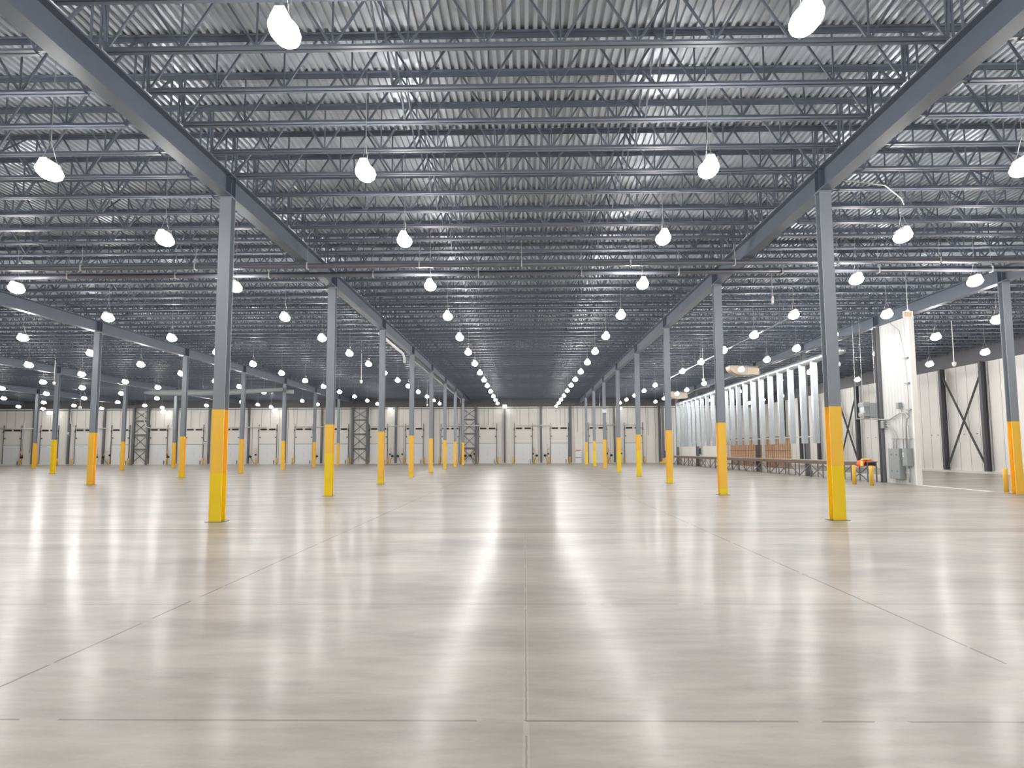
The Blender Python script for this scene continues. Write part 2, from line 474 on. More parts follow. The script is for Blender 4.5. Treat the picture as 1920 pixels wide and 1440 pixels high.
LR = {
 'left row over the middle aisle': (-3.0, [8.5, 13.1, 17.5, 22.6, 27.8, 33.0, 38.0, 43.0, 48.1, 53.0, 57.7, 63.2, 68.8, 73.9, 79.3]),
 'right row over the middle aisle': (3.8, [8.4, 13.1, 17.4, 22.5, 27.8, 32.9, 38.0, 42.7, 47.8, 53.0, 57.8, 63.0, 68.6, 73.6, 79.0, 84.7]),
 'first row left of aisle': (-9.45, [12.9, 17.3, 22.5, 27.7, 32.9, 38.2, 42.9, 47.8, 52.9, 57.7, 63.3, 69.0, 74.2, 79.3]),
 'second row left of aisle': (-16.4, [22.4, 27.5, 32.6, 37.5, 42.6, 47.7, 52.9, 57.8, 62.9, 68.5, 74.1, 79.2]),
 'third row left of aisle': (-23.2, [32.3, 37.5, 42.5, 47.6, 52.9, 57.5, 63.0, 74.0, 79.6]),
 'fourth row left of aisle': (-30.0, [42.4, 47.6, 52.9, 57.7, 69.3, 74.9, 79.7, 84.0]),
 'fifth row left of aisle': (-36.2, [52.8, 57.6, 63.3, 69.6, 75.1, 80.5]),
 'sixth row left of aisle': (-43.0, [57.9, 63.2, 68.8, 74.6, 80.0, 84.0]),
 'seventh row left of aisle': (-50.8, [68.6, 74.4, 79.5, 84.8]),
 'eighth row left of aisle': (-58.0, [80.7, 84.9]),
 'first row right of aisle': (10.65, [13.2, 17.4, 22.1, 27.9, 32.9, 38.0, 42.9, 48.0, 52.8, 58.0, 63.5, 69.0, 74.5, 79.5]),
 'second row right of aisle': (14.3, [22.5, 28.0, 32.9, 37.4, 42.0, 47.0, 56.8, 62.9, 67.0, 73.2, 78.0]),
 'first row beyond the bench': (19.5, [29.4, 33.8, 39.6, 44.6, 48.9, 54.5, 60.5, 64.9, 75.9, 85.0]),
 'second row beyond the bench': (25.3, [39.3, 44.8, 54.4, 64.7, 70.4, 75.9, 80.6]),
}
# the same rows carry on beside and behind the camera
MORE = {'left row over the middle aisle': [3.3, -2, -7.2], 'right row over the middle aisle': [3.3, -2, -7.2], 'first row left of aisle': [8.3, 3.3, -2, -7],
        'second row left of aisle': [17.5, 12.9, 8.3, 3.3, -2], 'third row left of aisle': [27, 22.4, 17.5, 12.9, 5], 'fourth row left of aisle': [36, 30, 22, 14],
        'fifth row left of aisle': [47.5, 40, 32], 'sixth row left of aisle': [50, 42], 'seventh row left of aisle': [60, 52], 'eighth row left of aisle': [74, 66],
        'first row right of aisle': [8.3, 3.3, -2, -7], 'second row right of aisle': [17.5, 12.9, 6], 'first row beyond the bench': [24.5, 17, 8], 'second row beyond the bench': [33, 26, 16]}
fx = fixture(); register(fx); first = True
for rn, (x, ys) in LR.items():
    lst = [(y, i+1) for i, y in enumerate(ys)] + [(y, 0) for y in MORE.get(rn, [])]
    for y, i in lst:
        r = fx if first else copy_tree(fx); first = False
        xx = x
        if y < 20 and x == 3.8: xx = 3.5
        if x == -9.45: xx = -8.95 if y < 20 else (-9.3 if y < 25 else x)
        if x == 10.65: xx = 9.45 if y < 20 else (10.4 if y < 25 else x)
        q = (y-Y0)/SP; dq = (q-round(q))*SP
        r.location = (xx, y+((.14-abs(dq))*(1 if dq >= 0 else -1) if abs(dq) < .14 else 0), 6.84)
        lab = 'glowing hanging lamp, %s, %s from the camera' % (rn, nth(i)) if i else 'hanging lamp outside the photo, %s, %s from the end' % (rn, nth(MORE[rn].index(y)+1))
        tag(r, lab, 'ceiling light', 'high bay lights, '+rn, 'thing')

# ------------------------------------------------------------------ sprinkler mains
for j, y in enumerate((21.75, 22.85)):
    r = empty('sprinkler_main', (0, y, 7.33), 'long dark pipe crossing under the girders, %s of the two' % ('nearer' if j == 0 else 'farther'), 'pipe', 'pair of crossing pipes')
    MB().tube([(XL+10, 0, 0), (XR-.2, 0, 0)], .085, 12).build('pipe', M['pipe'], r, True)
    x = -33+j*1.1
    hm = None
    while x < XR-1:
        if hm is None:
            h = MB(); h.tube([(0, 0, .08), (0, 0, .66)], .008, 5); h.box(-.02, .02, -.095, .095, -.1, .1)
            hm = h.build('hanger', M['conduit'], r); hm.location = (x, 0, 0)
        else:
            c = hm.copy(); col.objects.link(c); c.location = (x, 0, 0)
        x += 3.35 + random.uniform(-.3, .3)
# thin pipes and conduits under the roof
def pipe(name, pts, r_, m, label, cat='pipe', group=None, n=8):
    mb = MB().tube(pts, r_, n)
    if name == 'ceiling_pipe':      # hanger rods up to the deck
        y = pts[0][1]+1.35
        while y < pts[-1][1]: mb.tube([(pts[0][0], y, pts[0][2]), (pts[0][0], y, ZT+.03)], .008, 5); y += 5.1
    return tag(mb.build(name, M[m], None, True), label, cat, group, 'thing')
pipe('ceiling_pipe', [(10.95, 29, 6.97), (10.95, 53.5, 6.97)], .035, 'steel', 'thin pipe running away along the lamps right of the middle aisle')
pipe('drain_pipe', [(-7.12, 34.5, 7.33), (-7.12, 37.3, 7.3), (-7.12, 41.4, 7.28), (-7.12, 42.0, 7.1), (-7.12, 42.1, 6.8)], .07, 'whitepipe', 'pale pipe under the left girder turning down near its 4th column')
pipe('drain_pipe', [(-7.12, 44.5, 7.35), (-7.12, 60, 7.35), (-7.12, 79, 7.35), (-7.12, 79.6, 6.9)], .06, 'elec', 'grey pipe under the left girder reaching to the dock wall')
pipe('conduit', [(7.2, 16.0, 7.72), (8.6, 16.6, 7.8), (9.35, 17.3, 7.72), (9.45, 17.4, 7.6)], .016, 'conduit', 'bent conduit from the near right column to the lamp beside it', 'conduit')
pipe('ceiling_pipe', [(16.35, 36.5, 7.3), (16.35, 80, 7.3)], .06, 'pipe', 'dark pipe above the duct trunk along the bench row')

# ------------------------------------------------------------------ things hanging from the roof
def exit_sign(x, y, z, rz, label, letters=True, group='hanging exit signs'):
    r = empty('exit_sign', (x, y, z), label, 'exit sign', group, rz=rz)
    MB().cbox((0, 0, 0), (.33, .05, .22)).build('case', M['whitepipe'], r)
    MB().cbox((0, -.028, 0), (.30, .006, .19)).build('face', M['exitface'], r)
    if letters:
        cu = bpy.data.curves.new('lettering', 'FONT'); cu.body = 'EXIT'; cu.size = .135; cu.align_x = 'CENTER'; cu.align_y = 'CENTER'; cu.extrude = .001
        t = bpy.data.objects.new('lettering', cu); cu.materials.append(M['redink']); col.objects.link(t); t.parent = r
        bpy.context.view_layer.update(); me = bpy.data.meshes.new_from_object(t.evaluated_get(bpy.context.evaluated_depsgraph_get())).copy(); bpy.data.objects.remove(t)
        t = bpy.data.objects.new('lettering', me); col.objects.link(t); t.parent = r
        t.location = (0, -.034, 0); t.rotation_euler = (math.pi/2, 0, 0); t.scale = (.85, 1, 1)
    MB().prism([(-.08, .11), (.08, .11), (.02, .17), (-.02, .17)], 1, -.02, .02).build('canopy', M['whitepipe'], r)
    MB().tube([(0, 0, .17), (0, 0, ZT-z+.03)], .013, 6).build('rod', M['conduit'], r)
    return r
exit_sign(13.28, 24.6, 6.2, 0, 'lit EXIT sign with red letters on a rod near the panel wall end')
exit_sign(8.65, 24.6, 6.72, math.pi/2-.25, 'hanging exit sign seen almost edge on, right of the middle aisle')
exit_sign(-45.5, 72.2, 6.16, 0, 'small exit sign hanging far off at the left', True)
exit_sign(8.31, 79.1, 6.61, math.pi/2, 'small exit sign hanging between the far right hand columns')
def roof_camera(x, y, z, label):
    r = empty('ceiling_camera', (x, y, z), label, 'camera', 'cameras hanging on rods')
    MB().tube([(0, 0, .1), (0, 0, ZT-z+.03)], .02, 6).build('rod', M['whitepipe'], r)
    MB().lathe([(.05, .12), (.1, .1), (.1, .02), (.09, -.04), (.05, -.1), (.01, -.12)], (0, 0, 0), 12).build('housing', M['whitepipe'], r, True)
    MB().bar((-.12, 0, .1), (.12, 0, .1), .04).build('bracket', M['elec'], r)
roof_camera(-10.88, 47.2, 6.18, 'dome camera on a rod behind the second left hand column')
roof_camera(-32.74, 48.9, 6.36, 'dome camera on a rod at the left hand columns')
roof_camera(11.4, 45.4, 5.98, 'dome camera on a rod above the bench, right of the aisle')
roof_camera(21.6, 36.0, 5.8, 'dome camera on a rod beyond the panel wall')
roof_camera(-10.1, 73.8, 6.3, 'tiny dome camera hanging far back left of the aisle')

# tapering long duct at the left
r = empty('roof_duct', (0, 61, 0), 'long pale tapering duct hanging crosswise under the roof at the left', 'duct')
pts = []; rad = []
for i in range(17):
    t = i/16; pts.append((-32.9+12.0*t, .0, 6.72+.04*math.sin(math.pi*t)*-1 + .2*max(0, t-.6)/.4)); rad.append((.10 if i == 0 else .24 if i == 1 else .28)-.12*max(0, t-.55)/.45)
mb = MB()
mb.tube(pts, rad, 12); mb.build('duct_body', M['elec'], r, True)
MB().lathe([(.32, -.16), (.32, .16)], (-20.2, 0, 6.72), 14).build('end_hood', M['elec'], r, True)
h = MB()
for i in range(6): h.tube([(-32+i*2.1, 0, 6.9), (-32+i*2.1, 0, ZT+.03)], .01, 5)
h.build('hanger', M['conduit'], r)

# ------------------------------------------------------------------ far wall: dock doors
def WX(px): return (px-985.2)*YW/1340.0
DOORS = [15.5, 86, 152.5, 222, 294.5, 363, 432, 502, 570, 637.5, 711, 778.5, 845.5, 916, 983, 1050, 1121, 1188.5]
def rough_door():
    r = empty('door_1')
    lf = MB(); lf.box(-1.08, 1.08, -.11, -.05, .03, 2.50); lf.build('leaf', M['door'], r)
    MB().box(-1.15, 1.15, -.13, -.03, 2.49, 2.55).build('leaf_top_seal', M['elec'], r)
    MB().box(-1.12, 1.12, -.07, -.02, 2.55, 4.62).build('header_panel', M['white'], r)
    for s in (-1, 1):
        MB().box(s*.55-.39, s*.55+.39, -.2, -.07, 4.27, 4.46).build('vent_bar', M['black'], r)
        MB().box(s*1.13-.025, s*1.13+.025, -.16, -.02, .0, 5.0).build('track', M['dark'], r)
        MB().cbox((s*.98, -.12, 3.36), (.13, .1, .15)).build('spring_bracket', M['dark'], r)
        MB().bar((s*1.1, -.14, 4.4), (s*1.18, -.2, 4.1), .07).build('track_bracket', M['black'], r)
    b = MB()
    for z in (.55, .98, 1.15, 1.30, 1.52, 2.0): b.cbox((0, -.113, z), (.07, .01, .03))
    b.build('latch', M['elec'], r)
    MB().box(.78, .86, -.2, -.11, .03, .5).build('lock_post', M['dark'], r)
    return r
d0 = rough_door(); register(d0)
for i, px in enumerate(DOORS):
    r = d0 if i == 0 else copy_tree(d0)
    r.location = (WX(px), YW, 0); r.name = 'door_%d' % (i+1)
    tag(r, 'white dock door in the far wall, %s from the left' % nth(i+1), None, 'dock doors in the far wall', 'structure')
# short yellow guard posts each side of the doors
def bollard_mesh(h, rad):
    return MB().lathe([(rad, 0), (rad, h-.03), (rad*.8, h-.005), (rad*.3, h)], (0, 0, 0), 14)
bm = bollard_mesh(.82, .095).mesh('guard_post', M['amber'], True)
for i, px in enumerate(DOORS):
    for s in (-1, 1):
        if i == 0 and s < 0: continue
        o = bpy.data.objects.new('guard_post', bm); col.objects.link(o); o.location = (WX(px)+s*1.27, YW-.34, 0)
        tag(o, 'short yellow guard post %s of the %s dock door from the left' % ('left' if s < 0 else 'right', nth(i+1)), 'guard post', 'guard posts by the dock doors', 'thing')
# wall posts
posts = [57, 124, 191, 329, 391, 466, 535, 604, 744, 813, 948, 1016, 1070.5, 1153, 1237]
pm = None
for i, px in enumerate(posts):
    mb = MB(); w_ = .30 if px in (57, 1070.5, 1237) else .22
    ww = MB(); ww.box(-w_/2, w_/2, -.30, -.28, .1, WT); ww.box(-w_/2, w_/2, -.1, -.08, .1, WT); ww.box(-.015, .015, -.28, -.1, .1, WT)
    o = ww.build('wall_post', M['dark']); o.location = (WX(px), YW-.0, 0)
    tag(o, 'dark grey steel post against the far wall, %s from the left' % nth(i+1), 'post', 'steel posts on the far wall', 'thing')
# lattice towers
for i, (a, b) in enumerate(((246, 277), (661, 692.5), (867.5, 896.5))):
    xa, xb = WX(a)+.12, WX(b)-.12
    r = empty('brace_tower', ((xa+xb)/2, YW-.30, 0), 'tall dark lattice brace frame with stacked crosses on the far wall, %s from the left' % nth(i+1), 'brace frame', 'brace frames on the far wall')
    hw = (xb-xa)/2
    for s in (-1, 1):
        mb = MB(); mb.box(s*hw-.14, s*hw+.14, -.14, -.12, 0, WT+.1); mb.box(s*hw-.14, s*hw+.14, .12, .14, 0, WT+.1); mb.box(s*hw-.012, s*hw+.012, -.12, .12, 0, WT+.1)
        mb.build('leg', M['dark'], r)
    zs = [.15, 1.95, 3.75, 5.5, 6.9]
    for j in range(4):
        MB().bar((-hw, -.02, zs[j]+.08), (hw, -.02, zs[j+1]-.08), .075).build('brace', M['dark'], r)
        MB().bar((-hw, .06, zs[j+1]-.08), (hw, .06, zs[j]+.08), .075).build('brace', M['dark'], r)
        MB().box(-hw+.1, hw-.1, -.08, .08, zs[j+1]-.1 if j < 3 else zs[j+1]-.0, zs[j+1]+.06).build('crossbar', M['dark'], r)
# dock lamps on folding arms
def dock_lamp(s):
    r = empty('dock_lamp')
    MB().tube([(0, -.1, 1.75), (0, -.5, 1.72), (s*.3, -.75, 1.5), (s*.42, -.78, 1.1)], .03, 6).build('arm', M['amber'], r, True)
    MB().lathe([(.05, -.12), (.15, -.1), (.17, .02), (.12, .1), (.04, .14)], (s*.42, -.78, .98), 12).build('head', M['black'], r, True)
    MB().cbox((0, -.14, 1.2), (.16, .14, .2)).build('switch_box', M['black'], r)
    MB().tube([(s*.42, -.78, .9), (s*.2, -.6, .5), (s*.1, -.3, .1)], .03, 6).build('cable', M['dark'], r, True)
    MB().tube([(-.12, -.12, 1.95), (.12, -.12, 1.95), (.12, -.12, 1.35)], .02, 5).build('bracket', M['conduit'], r)
    return r
pL, pR = dock_lamp(1), dock_lamp(-1); register(pL); used = {1: False, -1: False}
nl = 0
for px, s in ((36, 1), (178, 1), (203, -1), (313, 1), (453, 1), (480, -1), (592, 1), (733, 1), (756, -1), (869, 1), (891, -1), (1001, 1), (1029, -1), (1139, 1), (1165, -1)):
    p = pL if s > 0 else pR
    r = copy_tree(p) if used[s] else p; used[s] = True
    nl += 1
    r.location = (WX(px), YW, 0); tag(r, 'black dock lamp on a yellow arm low on the far wall, %s from the left' % nth(nl), 'dock lamp', 'dock lamps on the far wall', 'thing')
# pale conduits over the doors
def wpipe(pts, label, r_=.06):
    pipe('wall_conduit', [(WX(a), YW-.38-d, z) for a, z, d in pts], r_, 'whitepipe', label, 'conduit', 'pale conduits over the dock doors', 6)
wpipe([(-20, 4.62, 0), (58, 4.58, 0)], 'pale conduit over the leftmost dock door')
wpipe([(128, 7.0, 0), (127, 5.3, 0), (138, 4.62, 0), (200, 4.6, 0)], 'pale conduit dropping and running over the third dock door')
wpipe([(270, 6.9, .15), (269, 5.5, .15), (274, 4.75, .15), (281, 4.6, .15), (330, 4.58, .15)], 'pale conduit dropping beside the left brace frame')
wpipe([(400, 4.62, 0), (502, 4.66, 0)], 'pale conduit behind the big near left column')
wpipe([(551.5, 7.0, 0), (551, 5.2, 0), (556, 4.7, 0), (612, 4.66, 0)], 'pale conduit dropping and running over the ninth dock door')
wpipe([(694, 7.0, 0), (694, 5.1, 0), (698, 4.68, 0), (772, 4.74, 0)], 'pale conduit dropping right of the middle brace frame')
wpipe([(837, 7.0, 0), (836, 5.0, 0), (842, 4.72, 0), (918, 4.72, .35)], 'pale conduit crossing the right brace frame')
wpipe([(971, 7.0, 0), (970.5, 5.2, 0), (972, 4.74, 0), (1034, 4.72, 0)], 'pale conduit dropping right of the wall floodlight by the aisle')
wpipe([(1108, 4.76, 0), (1154, 4.72, 0)], 'pale conduit over the second dock door from the right')
wpipe([(1168, 4.76, 0), (1192, 4.72, 0)], 'short pale conduit over the rightmost dock door')
for i, (px, z0, z1) in enumerate(((50, 4.5, 1.6), (320, 6.9, 4.7), (355, 6.9, 4.8), (917.5, 7.0, 4.75), (1052, 7.0, 4.75), (1084, 7.0, 3.9), (1216, 7.0, 3.4))):
    pipe('wall_conduit', [(WX(px), YW-.1, z0), (WX(px), YW-.1, z1)], .025, 'conduit', 'thin vertical conduit on the far wall, %s from the left' % nth(i+1), 'conduit', 'thin vertical conduits', 5)
# wall floodlights
for i, (px, yy) in enumerate(((93, 773), (308.5, 771), (519, 769), (735.5, 767), (948.5, 762), (1163.5, 766))):
    z = 1.55+(845.5-yy-(985-px)*-.0039)*(YW-1.0)/1352
    r = empty('wall_floodlight', (WX(px), YW-1.0, z), 'glowing box floodlight near the top of the far wall, %s from the left' % nth(i+1), 'wall light', 'floodlights on the far wall')
    sc = 1.0 if i < 5 else .7
    MB().cbox((0, 0, .02*sc), (.46*sc, .4, .34*sc)).build('lens', M['flood'], r)
    MB().cbox((0, .0, .24*sc), (.5*sc, .44, .08)).build('cap', M['whitepipe'], r)
    MB().bar((0, .2, .2), (0, 1.0, .2), .08).build('arm', M['elec'], r)
# notices and boxes on the far wall
def sign(x, y, z, w_, h_, label, lines=True):
    r = empty('notice', (x, y, z), label, 'notice', 'notices')
    MB().cbox((0, 0, 0), (w_, .02, h_)).build('board', M['door'], r)
    if lines:
        mb = MB(); mb.box(-w_*.36, w_*.36, -.014, -.01, h_*.1, h_*.3); mb.box(-w_*.3, w_*.3, -.014, -.01, -h_*.28, -h_*.1); mb.build('print', M['ink'], r)
sign(WX(385.5), YW-.34, 2.75, .48, .44, 'white notice with dark print on the post behind the near left column')
# white box high on the 6th column right row
r = empty('junction_box', (6.9, Y0+BAY*5-.2, 4.95), 'white box strapped to the sixth right aisle column', 'box')
MB().cbox((0, 0, 0), (.42, .12, .3)).build('case', M['door'], r); MB().cbox((0, .02, -.17), (.3, .1, .06)).build('shade', M['dark'], r)
r = empty('wall_box', (WX(123), YW-.4, 4.0), 'white wall box on the second post from the left', 'box')
MB().cbox((0, 0, 0), (.34, .14, .26)).build('case', M['door'], r); MB().cbox((.2, 0, -.25), (.2, .1, .2)).build('socket', M['elec'], r)
r = empty('first_aid_cabinet', (WX(1085), YW-.3, 0), 'low white cabinet against the wall between dock doors, right of the aisle', 'cabinet')
MB().box(-.36, .36, -.25, .2, .75, 1.55).build('upper_box', M['door'], r); MB().box(-.36, .36, -.25, .2, .02, .68).build('lower_box', M['door'], r)
MB().box(-.3, .3, -.2, .2, 1.56, 1.66).build('red_tray', M['redink'], r); MB().box(-.34, .34, -.22, .18, .68, .75).build('shelf', M['elec'], r)
r = empty('corner_column', (WX(1241), YW-.9, 0), 'dark column with yellow foot in the far right corner of the dock wall', 'column')
MB().box(-.12, .12, -.12, .12, .5, WT).build('shaft', M['dark'], r); MB().box(-.5, .3, -.3, -.15, .0, .2).build('foot_guard', M['amber'], r); MB().box(-.14, .14, -.14, .14, .0, .6).build('yellow_base', M['amber'], r)
MB().box(.16, .28, -.1, .1, .7, 1.5).build('blue_sheath', M['blue'], r)

# ------------------------------------------------------------------ right side: partition end, opening, right wall frames
XP = 17.0
r = empty('partition_panel', (0, 0, 0), 'tall white ribbed panel wall end standing beside the wide opening at right', 'partition')
MB().box(XP+.06, XP+.2, 31.62, 34.2, 0, 7.44).build('core', M['partition'], r)
mb = MB()
k = 0; y = 31.66
while y < 34.15:
    mb.prism([(XP+.06, y+.0), (XP+.046, y+.02), (XP+.046, y+.22), (XP+.06, y+.24)], 2, .02, 7.4); y += .28
mb.build('ribbing', M['partition'], r)
MB().box(XP+.02, XP+.24, 31.5, 31.64, 0, 7.44).build('edge_trim', M['whitepipe'], r)
tag(MB().box(XP-.02, XP+.22, 26.75, 31.45, .0, .012).build('threshold_strip', M['whitepipe']), 'white threshold strip on the floor across the opening at right', 'floor strip', None, 'thing')

# electrical gear on the partition
def ebox(name, y0, y1, z0, z1, d, label, parts=()):
    r = empty(name, (XP, (y0+y1)/2, z0), label, 'electrical box', 'electrical boxes on the panel wall')
    hw, h = (y1-y0)/2, z1-z0
    MB().box(-d, .035, -hw, hw, 0, h).build('case', M['elec'], r)
    MB().box(-d-.015, -d, -hw+.03, hw-.03, .03, h-.03).build('cover', M['elec'], r)
    for (a, z, w_, hh, m_) in parts: MB().box(-d-.03, -d-.015, a-w_/2, a+w_/2, z-hh/2, z+hh/2).build('latch', M[m_], r)
ebox('breaker_panel', 32.45, 33.45, .22, 1.6, .2, 'large grey breaker panel low on the white panel wall', [(-.25, .35, .04, .07, 'dark'), (.2, .35, .04, .07, 'dark'), (-.25, 1.1, .04, .07, 'dark'), (.2, 1.1, .04, .07, 'dark')])
ebox('disconnect_switch', 31.78, 32.22, .82, 1.6, .2, 'smaller grey disconnect switch right of the breaker panel', [(.1, .5, .06, .22, 'door')])
ebox('junction_box', 32.44, 32.68, 3.38, 3.66, .12, 'small grey box halfway up the white panel wall')
r = empty('conduit_run', (0, 0, 0), 'grey conduits rising from the breaker panel on the white panel wall', 'conduit')
def ct(pts, rr=.02): MB().tube(pts, rr, 6).build('pipe', M['conduit'], r, True)
x = XP-.05
ct([(x, 32.35, 1.6), (x, 32.35, 3.4)]); ct([(x, 32.1, 1.6), (x, 32.05, 2.6), (x, 31.95, 2.9), (x, 31.75, 3.0), (x, 32.0, 3.15), (x, 32.5, 3.2), (x, 33.4, 2.95), (x, 34.0, 2.95), (x-.2, 34.9, 3.05)], .035)
ct([(x, 31.9, 1.6), (x, 31.9, 2.6)], .03); ct([(x, 31.75, 3.0), (x, 31.75, 4.6), (x, 31.9, 5.9), (x, 32.2, 6.9), (x-.02, 33.0, 7.42)], .014)
ct([(x, 33.35, 2.04), (x, 31.6, 2.04)], .022); ct([(x, 33.1, 1.6), (x, 33.1, 2.3), (x, 33.4, 2.6), (x, 34.1, 2.7)]); ct([(x, 33.25, 1.6), (x, 33.25, 2.4), (x, 33.6, 2.75), (x, 34.1, 2.8)])
ct([(x, 32.95, 1.6), (x, 32.95, 2.15), (x, 33.2, 2.45), (x, 34.1, 2.6)]); ct([(x, 32.0, .82), (x, 32.0, .1)], .04); ct([(x, 32.5, .5), (x, 32.05, .5)])
MB().box(x-.05, x+.05, 33.95, 34.2, 2.55, 2.9).build('clamp', M['elec'], r)
for i, z in enumerate((5.6, 4.48, 3.3)):
    tag(MB().box(XP-.06, XP+.03, 31.66, 31.98, z-.03, z+.03).build('strut_channel', M['elec']), 'short grey strut bracket on the white panel wall edge, %s from the top' % nth(i+1), 'bracket', 'strut brackets on the panel wall', 'thing')
# transformer on a hanging shelf
r = empty('hanging_transformer', (16.95, 35.5, 3.05), 'grey transformer on a hanging shelf left of the white panel wall', 'transformer')
MB().box(-.42, .6, -.4, .4, .0, .05).build('shelf', M['elec'], r)
MB().box(-.05, .42, -.32, .3, .08, .78).build('cabinet', M['elec'], r)
for z in (.62, .14): MB().prism([(-.34, z-.02), (-.05, z-.02), (-.05, z+.2), (-.30, z+.2), (-.36, z+.12)], 1, -.28, .28).build('vent_hood', M['conduit'], r)
MB().box(-.30, -.05, -.24, .24, .30, .60).build('coil_housing', M['galv'], r)
for (a, b) in ((-.4, -.36), (.36, -.36), (.57, -.36), (-.4, .36), (.57, .36)): MB().tube([(a, b, 0), (a, b, 5.0)], .012, 5).build('hanger_rod', M['conduit'], r)
MB().tube([(.42, -.2, .25), (.55, -.4, .15), (.3, -1.2, .05)], .035, 6).build('feed_conduit', M['conduit'], r, True)
# pair of bollards in front of the bench end and pair at the opening
bb = bollard_mesh(.86, .085).mesh('bollard', M['amber'], True)
for x, y, lab in ((14.85, 32.7, 'yellow bollard in front of the near bench end, left one'), (15.1, 31.6, 'yellow bollard in front of the near bench end, right one'),
                  (17.5, 26.5, 'yellow bollard standing alone at the end of the threshold strip'), (17.55, 25.75, 'yellow bollard half hidden behind the rightmost column')):
    o = bpy.data.objects.new('bollard', bb); col.objects.link(o); o.location = (x, y, 0); tag(o, lab, 'bollard', 'bollards at the right', 'thing')

# right wall frames: posts and X braces
def wall_frame(y0, y1, label):
    r = empty('wall_brace_frame', (XR-.35, (y0+y1)/2, 0), label, 'brace frame', 'brace frames on the right wall')
    h = (y1-y0)/2
    for s in (-1, 1):
        mb = MB(); mb.box(-.17, -.15, s*h-.13, s*h+.13, .16, WT); mb.box(.15, .17, s*h-.13, s*h+.13, .16, WT); mb.box(-.15, .15, s*h-.012, s*h+.012, .16, WT)
        mb.build('post', M['brace'], r)
    MB().bar((-.03, -h, .3), (-.03, h, WT-.3), .13, .05).build('brace', M['brace'], r)
    MB().bar((.07, -h, WT-.3), (.07, h, .3), .13, .05).build('brace', M['brace'], r)
    MB().bar((.12, -h+.2, .3), (.12, h+.2, WT-.3), .06, .05).build('brace', M['brace'], r)
wall_frame(45.4, 49.8, 'dark X brace between two posts on the right wall, seen through the opening')
wall_frame(62.6, 66.6, 'dark X brace on the right wall, seen above the bench end')
for i, y in enumerate((35, 54.5, 58.5, 71, 75.5, 80.2, 84.7)):
    mb = MB(); mb.box(XR-.5, XR-.48, y-.13, y+.13, .16, WT); mb.box(XR-.2, XR-.18, y-.13, y+.13, .16, WT); mb.box(XR-.48, XR-.2, y-.012, y+.012, .16, WT)
    tag(mb.build('wall_post', M['brace']), 'dark steel post on the right hand wall, %s from the camera' % nth(i+1), 'post', 'steel posts on the right wall', 'thing')
dk = MB().cbox((0, 0, 0), (.03, .13, .05)).mesh('door_stop', M['dark'])
for i, y in enumerate((43.2, 46.8, 48.2, 51.2, 52.0, 56.0, 60.2, 61.6, 64.8)):
    o = bpy.data.objects.new('wall_bumper', dk); col.objects.link(o); o.location = (XR-.015, y, 2.55); tag(o, 'small dark bumper at chest height on the right wall, %s from the camera' % nth(i+1), 'bumper', 'small bumpers on the right wall', 'thing')

# low ribbed screens and white partition behind the bench
def screen(y0, y1, z0, z1, m_, label, x=17.45, n=None):
    r = empty('ribbed_screen', (x, (y0+y1)/2, 0), label, 'screen', 'low screens behind the bench')
    h = (y1-y0)/2
    MB().box(0, .06, -h, h, z0, z1).build('sheet', M[m_], r)
    mb = MB(); y = -h+.05
    while y < h-.05:
        mb.box(-.04, 0, y, y+.08, z0, z1); y += .42
    mb.build('rib', M[m_], r)
    MB().box(-.05, .0, -h, h, z0+(z1-z0)*.62, z0+(z1-z0)*.62+.03).build('rail', M['brown'], r)
    MB().box(-.05, .09, -h, h, z1, z1+.1).build('top_cap', M['dark'], r)
screen(53.2, 61.0, .05, 2.42, 'tan', 'tan ribbed screen behind the bench, farther one')
screen(47.4, 52.2, .05, 2.38, 'tan', 'tan ribbed screen behind the bench, nearer one')
r = empty('low_partition', (17.45, 72, 0), 'low white partition with a small dark window behind the far half of the bench', 'partition')
MB().box(0, .1, -9.5, 9.5, 0, 2.4).build('sheet', M['white'], r)
MB().box(-.02, 0, -.7, .5, 1.15, 1.75).build('pane', M['black'], r); MB().box(-.03, 0, -.78, -.7, 1.1, 1.8).build('window_frame', M['elec'], r)
pipe('rail_pipe', [(16.9, 41.5, 2.32), (16.9, 80, 2.4)], .035, 'whitepipe', 'thin pale pipe running level behind the vertical ducts')
tag(MB().box(17.26, 17.38, 35.0, 82, 0, .32).build('kerb', M['white']), 'low white kerb along the floor behind the bench', 'kerb', None, 'thing')

# ------------------------------------------------------------------ long bench
r = empty('long_bench', (16.7, 34.7, 0), 'very long brown topped bench on crossed steel legs along the right row', 'bench')
LB = 44.6
MB().box(-.32, .2, 0, LB, .94, .99).build('top', M['benchtop'], r)
MB().box(-.30, -.26, 0, LB, .76, .94).build('fascia', M['brown'], r)
MB().box(.12, .16, 0, LB, .76, .94).build('back_fascia', M['brown'], r)
lg = MB().box(-.025, .025, -.025, .025, 0, .76).mesh('leg', M['dark'])
n = 26
for i in range(n+1):
    for x in (-.28, .14):
        o = bpy.data.objects.new('leg', lg); col.objects.link(o); o.parent = r; o.location = (x, .03+(LB-.06)*i/n, 0)
for i in range(n):
    a, b = .03+(LB-.06)*i/n, .03+(LB-.06)*(i+1)/n
    if i % 3 != 1: MB().bar((-.28, a, .05), (-.28, b, .74), .04).build('brace', M['dark'], r)
    if i % 3 != 2: MB().bar((-.26, a, .74), (-.26, b, .05), .04).build('brace', M['dark'], r)
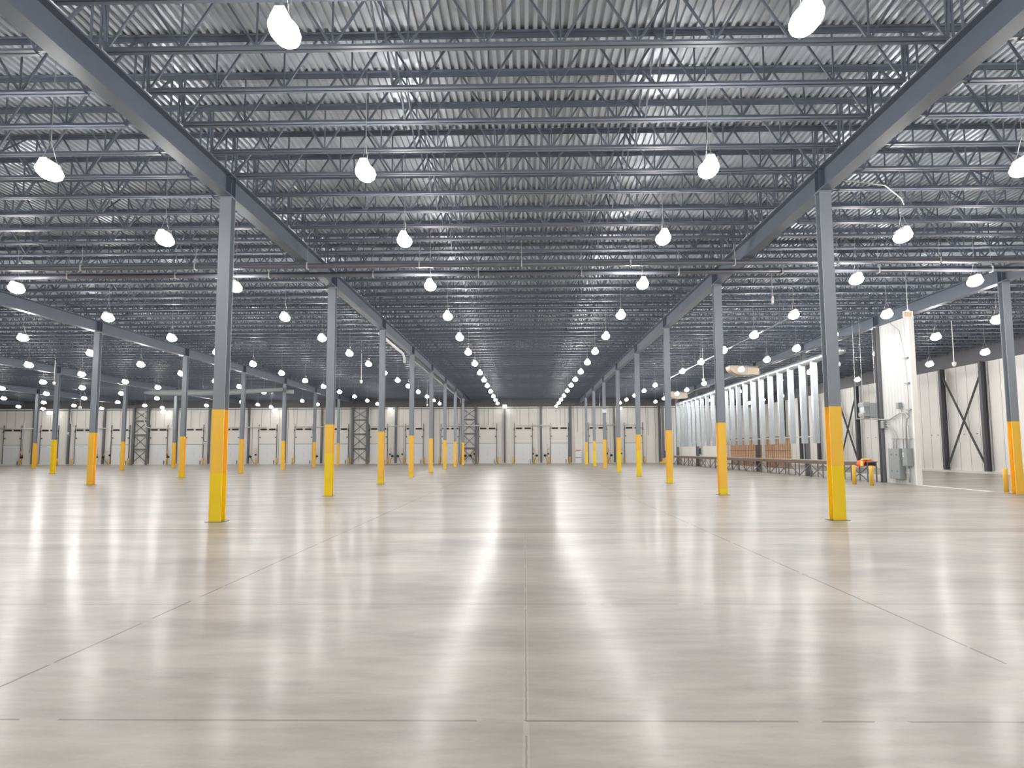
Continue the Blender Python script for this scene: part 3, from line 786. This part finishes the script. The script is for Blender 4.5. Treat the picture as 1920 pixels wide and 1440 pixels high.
# orange safety vest lying on the bench
r = empty('safety_vest', (16.6, 35.1, .99), 'orange safety vest with pale strip lying on the near bench end', 'vest')
mb = MB(); n0 = 0; nx, ny = 8, 10
for i in range(nx+1):
    for j in range(ny+1):
        u, v = i/nx, j/ny
        x = -.42+.55*u; y = -.38+.76*v
        z = .02+.09*abs(math.sin(u*5+v*7))*math.sin(math.pi*v)
        if x < -.3: z = .0-(-.3-x)*2.2; x = -.345
        mb.v.append((x, y, z))
for i in range(nx):
    for j in range(ny):
        a = i*(ny+1)+j; mb.f.append((a, a+1, a+ny+2, a+ny+1))
o = mb.build('cloth', M['orange'], r, True); md = o.modifiers.new('s', 'SOLIDIFY'); md.thickness = .012
mb = MB(); mb.box(-.36, -.352, -.3, -.05, -.22, .03); mb.box(-.35, .0, -.3, -.1, .08, .13); mb.build('reflective_strip', M['lime'], r)

# ------------------------------------------------------------------ vertical ducts and trunk
YD = [40.35, 42.06, 43.91, 45.75, 47.54, 49.37, 51.11, 52.97, 54.69, 56.39, 58.04, 60.1, 62.18, 64.01, 65.95, 67.79, 69.53, 71.35, 72.9, 74.6, 76.5]
dd = empty('vertical_duct'); W_ = .27
MB().box(-.145, .145, 0, W_, 1.92, 6.52).build('duct_body', M['galv'], dd)
mb = MB()
for z in (2.35, 3.35, 4.35, 5.5): mb.box(-.16, .16, -.015, W_+.015, z-.015, z+.015)
mb.build('flange', M['galv'], dd)
register(dd)
for i, y in enumerate(YD):
    r = dd if i == 0 else copy_tree(dd)
    r.location = (16.36, y-.1, 0); tag(r, 'galvanized vertical duct dropping from the trunk above the bench, %s from the camera' % nth(i+1), 'duct', 'vertical ducts above the bench', 'thing')
r = empty('duct_trunk', (16.45, 0, 6.62), 'long galvanized duct trunk joining the tops of the vertical ducts', 'duct')
pts = [(0, 36.9, .06)]+[(0, 36.9+i*1.9, .06-.012*i) for i in range(1, 22)]
MB().tube(pts, .2, 14).build('duct_body', M['galv'], r, True)
mb = MB()
for i in range(1, 21, 1):
    p = pts[i]; mb.tube([(0, p[1]-.03, p[2]), (0, p[1]+.03, p[2])], .225, 14)
mb.build('flange', M['galv'], r)
def elbow(y, label):
    r = empty('elbow_duct', (16.5, y, 0), label, 'duct', 'rounded branch ducts')
    prof = [(-.1, 6.78), (-.1, 7.4), (-2.15, 7.4)]
    for i in range(9):
        a = math.pi+i*(math.pi/2)/8; prof.append((-1.15+1.0*math.cos(a), 7.38+.62*math.sin(a)))
    MB().prism(prof, 1, -.5, .5).build('duct_body', M['galv_lamplit'], r)
    MB().box(-2.2, -.9, -.52, .52, 7.4, 7.44).build('top_plate', M['galv_lamplit'], r); MB().box(-.9, -.84, -.53, .53, 6.74, 7.42).build('flange', M['galv'], r)
elbow(50.3, 'rounded branch duct with painted tan lamplight above the ducts, nearer one'); elbow(72.3, 'rounded branch duct with painted tan lamplight above the ducts, farther one')
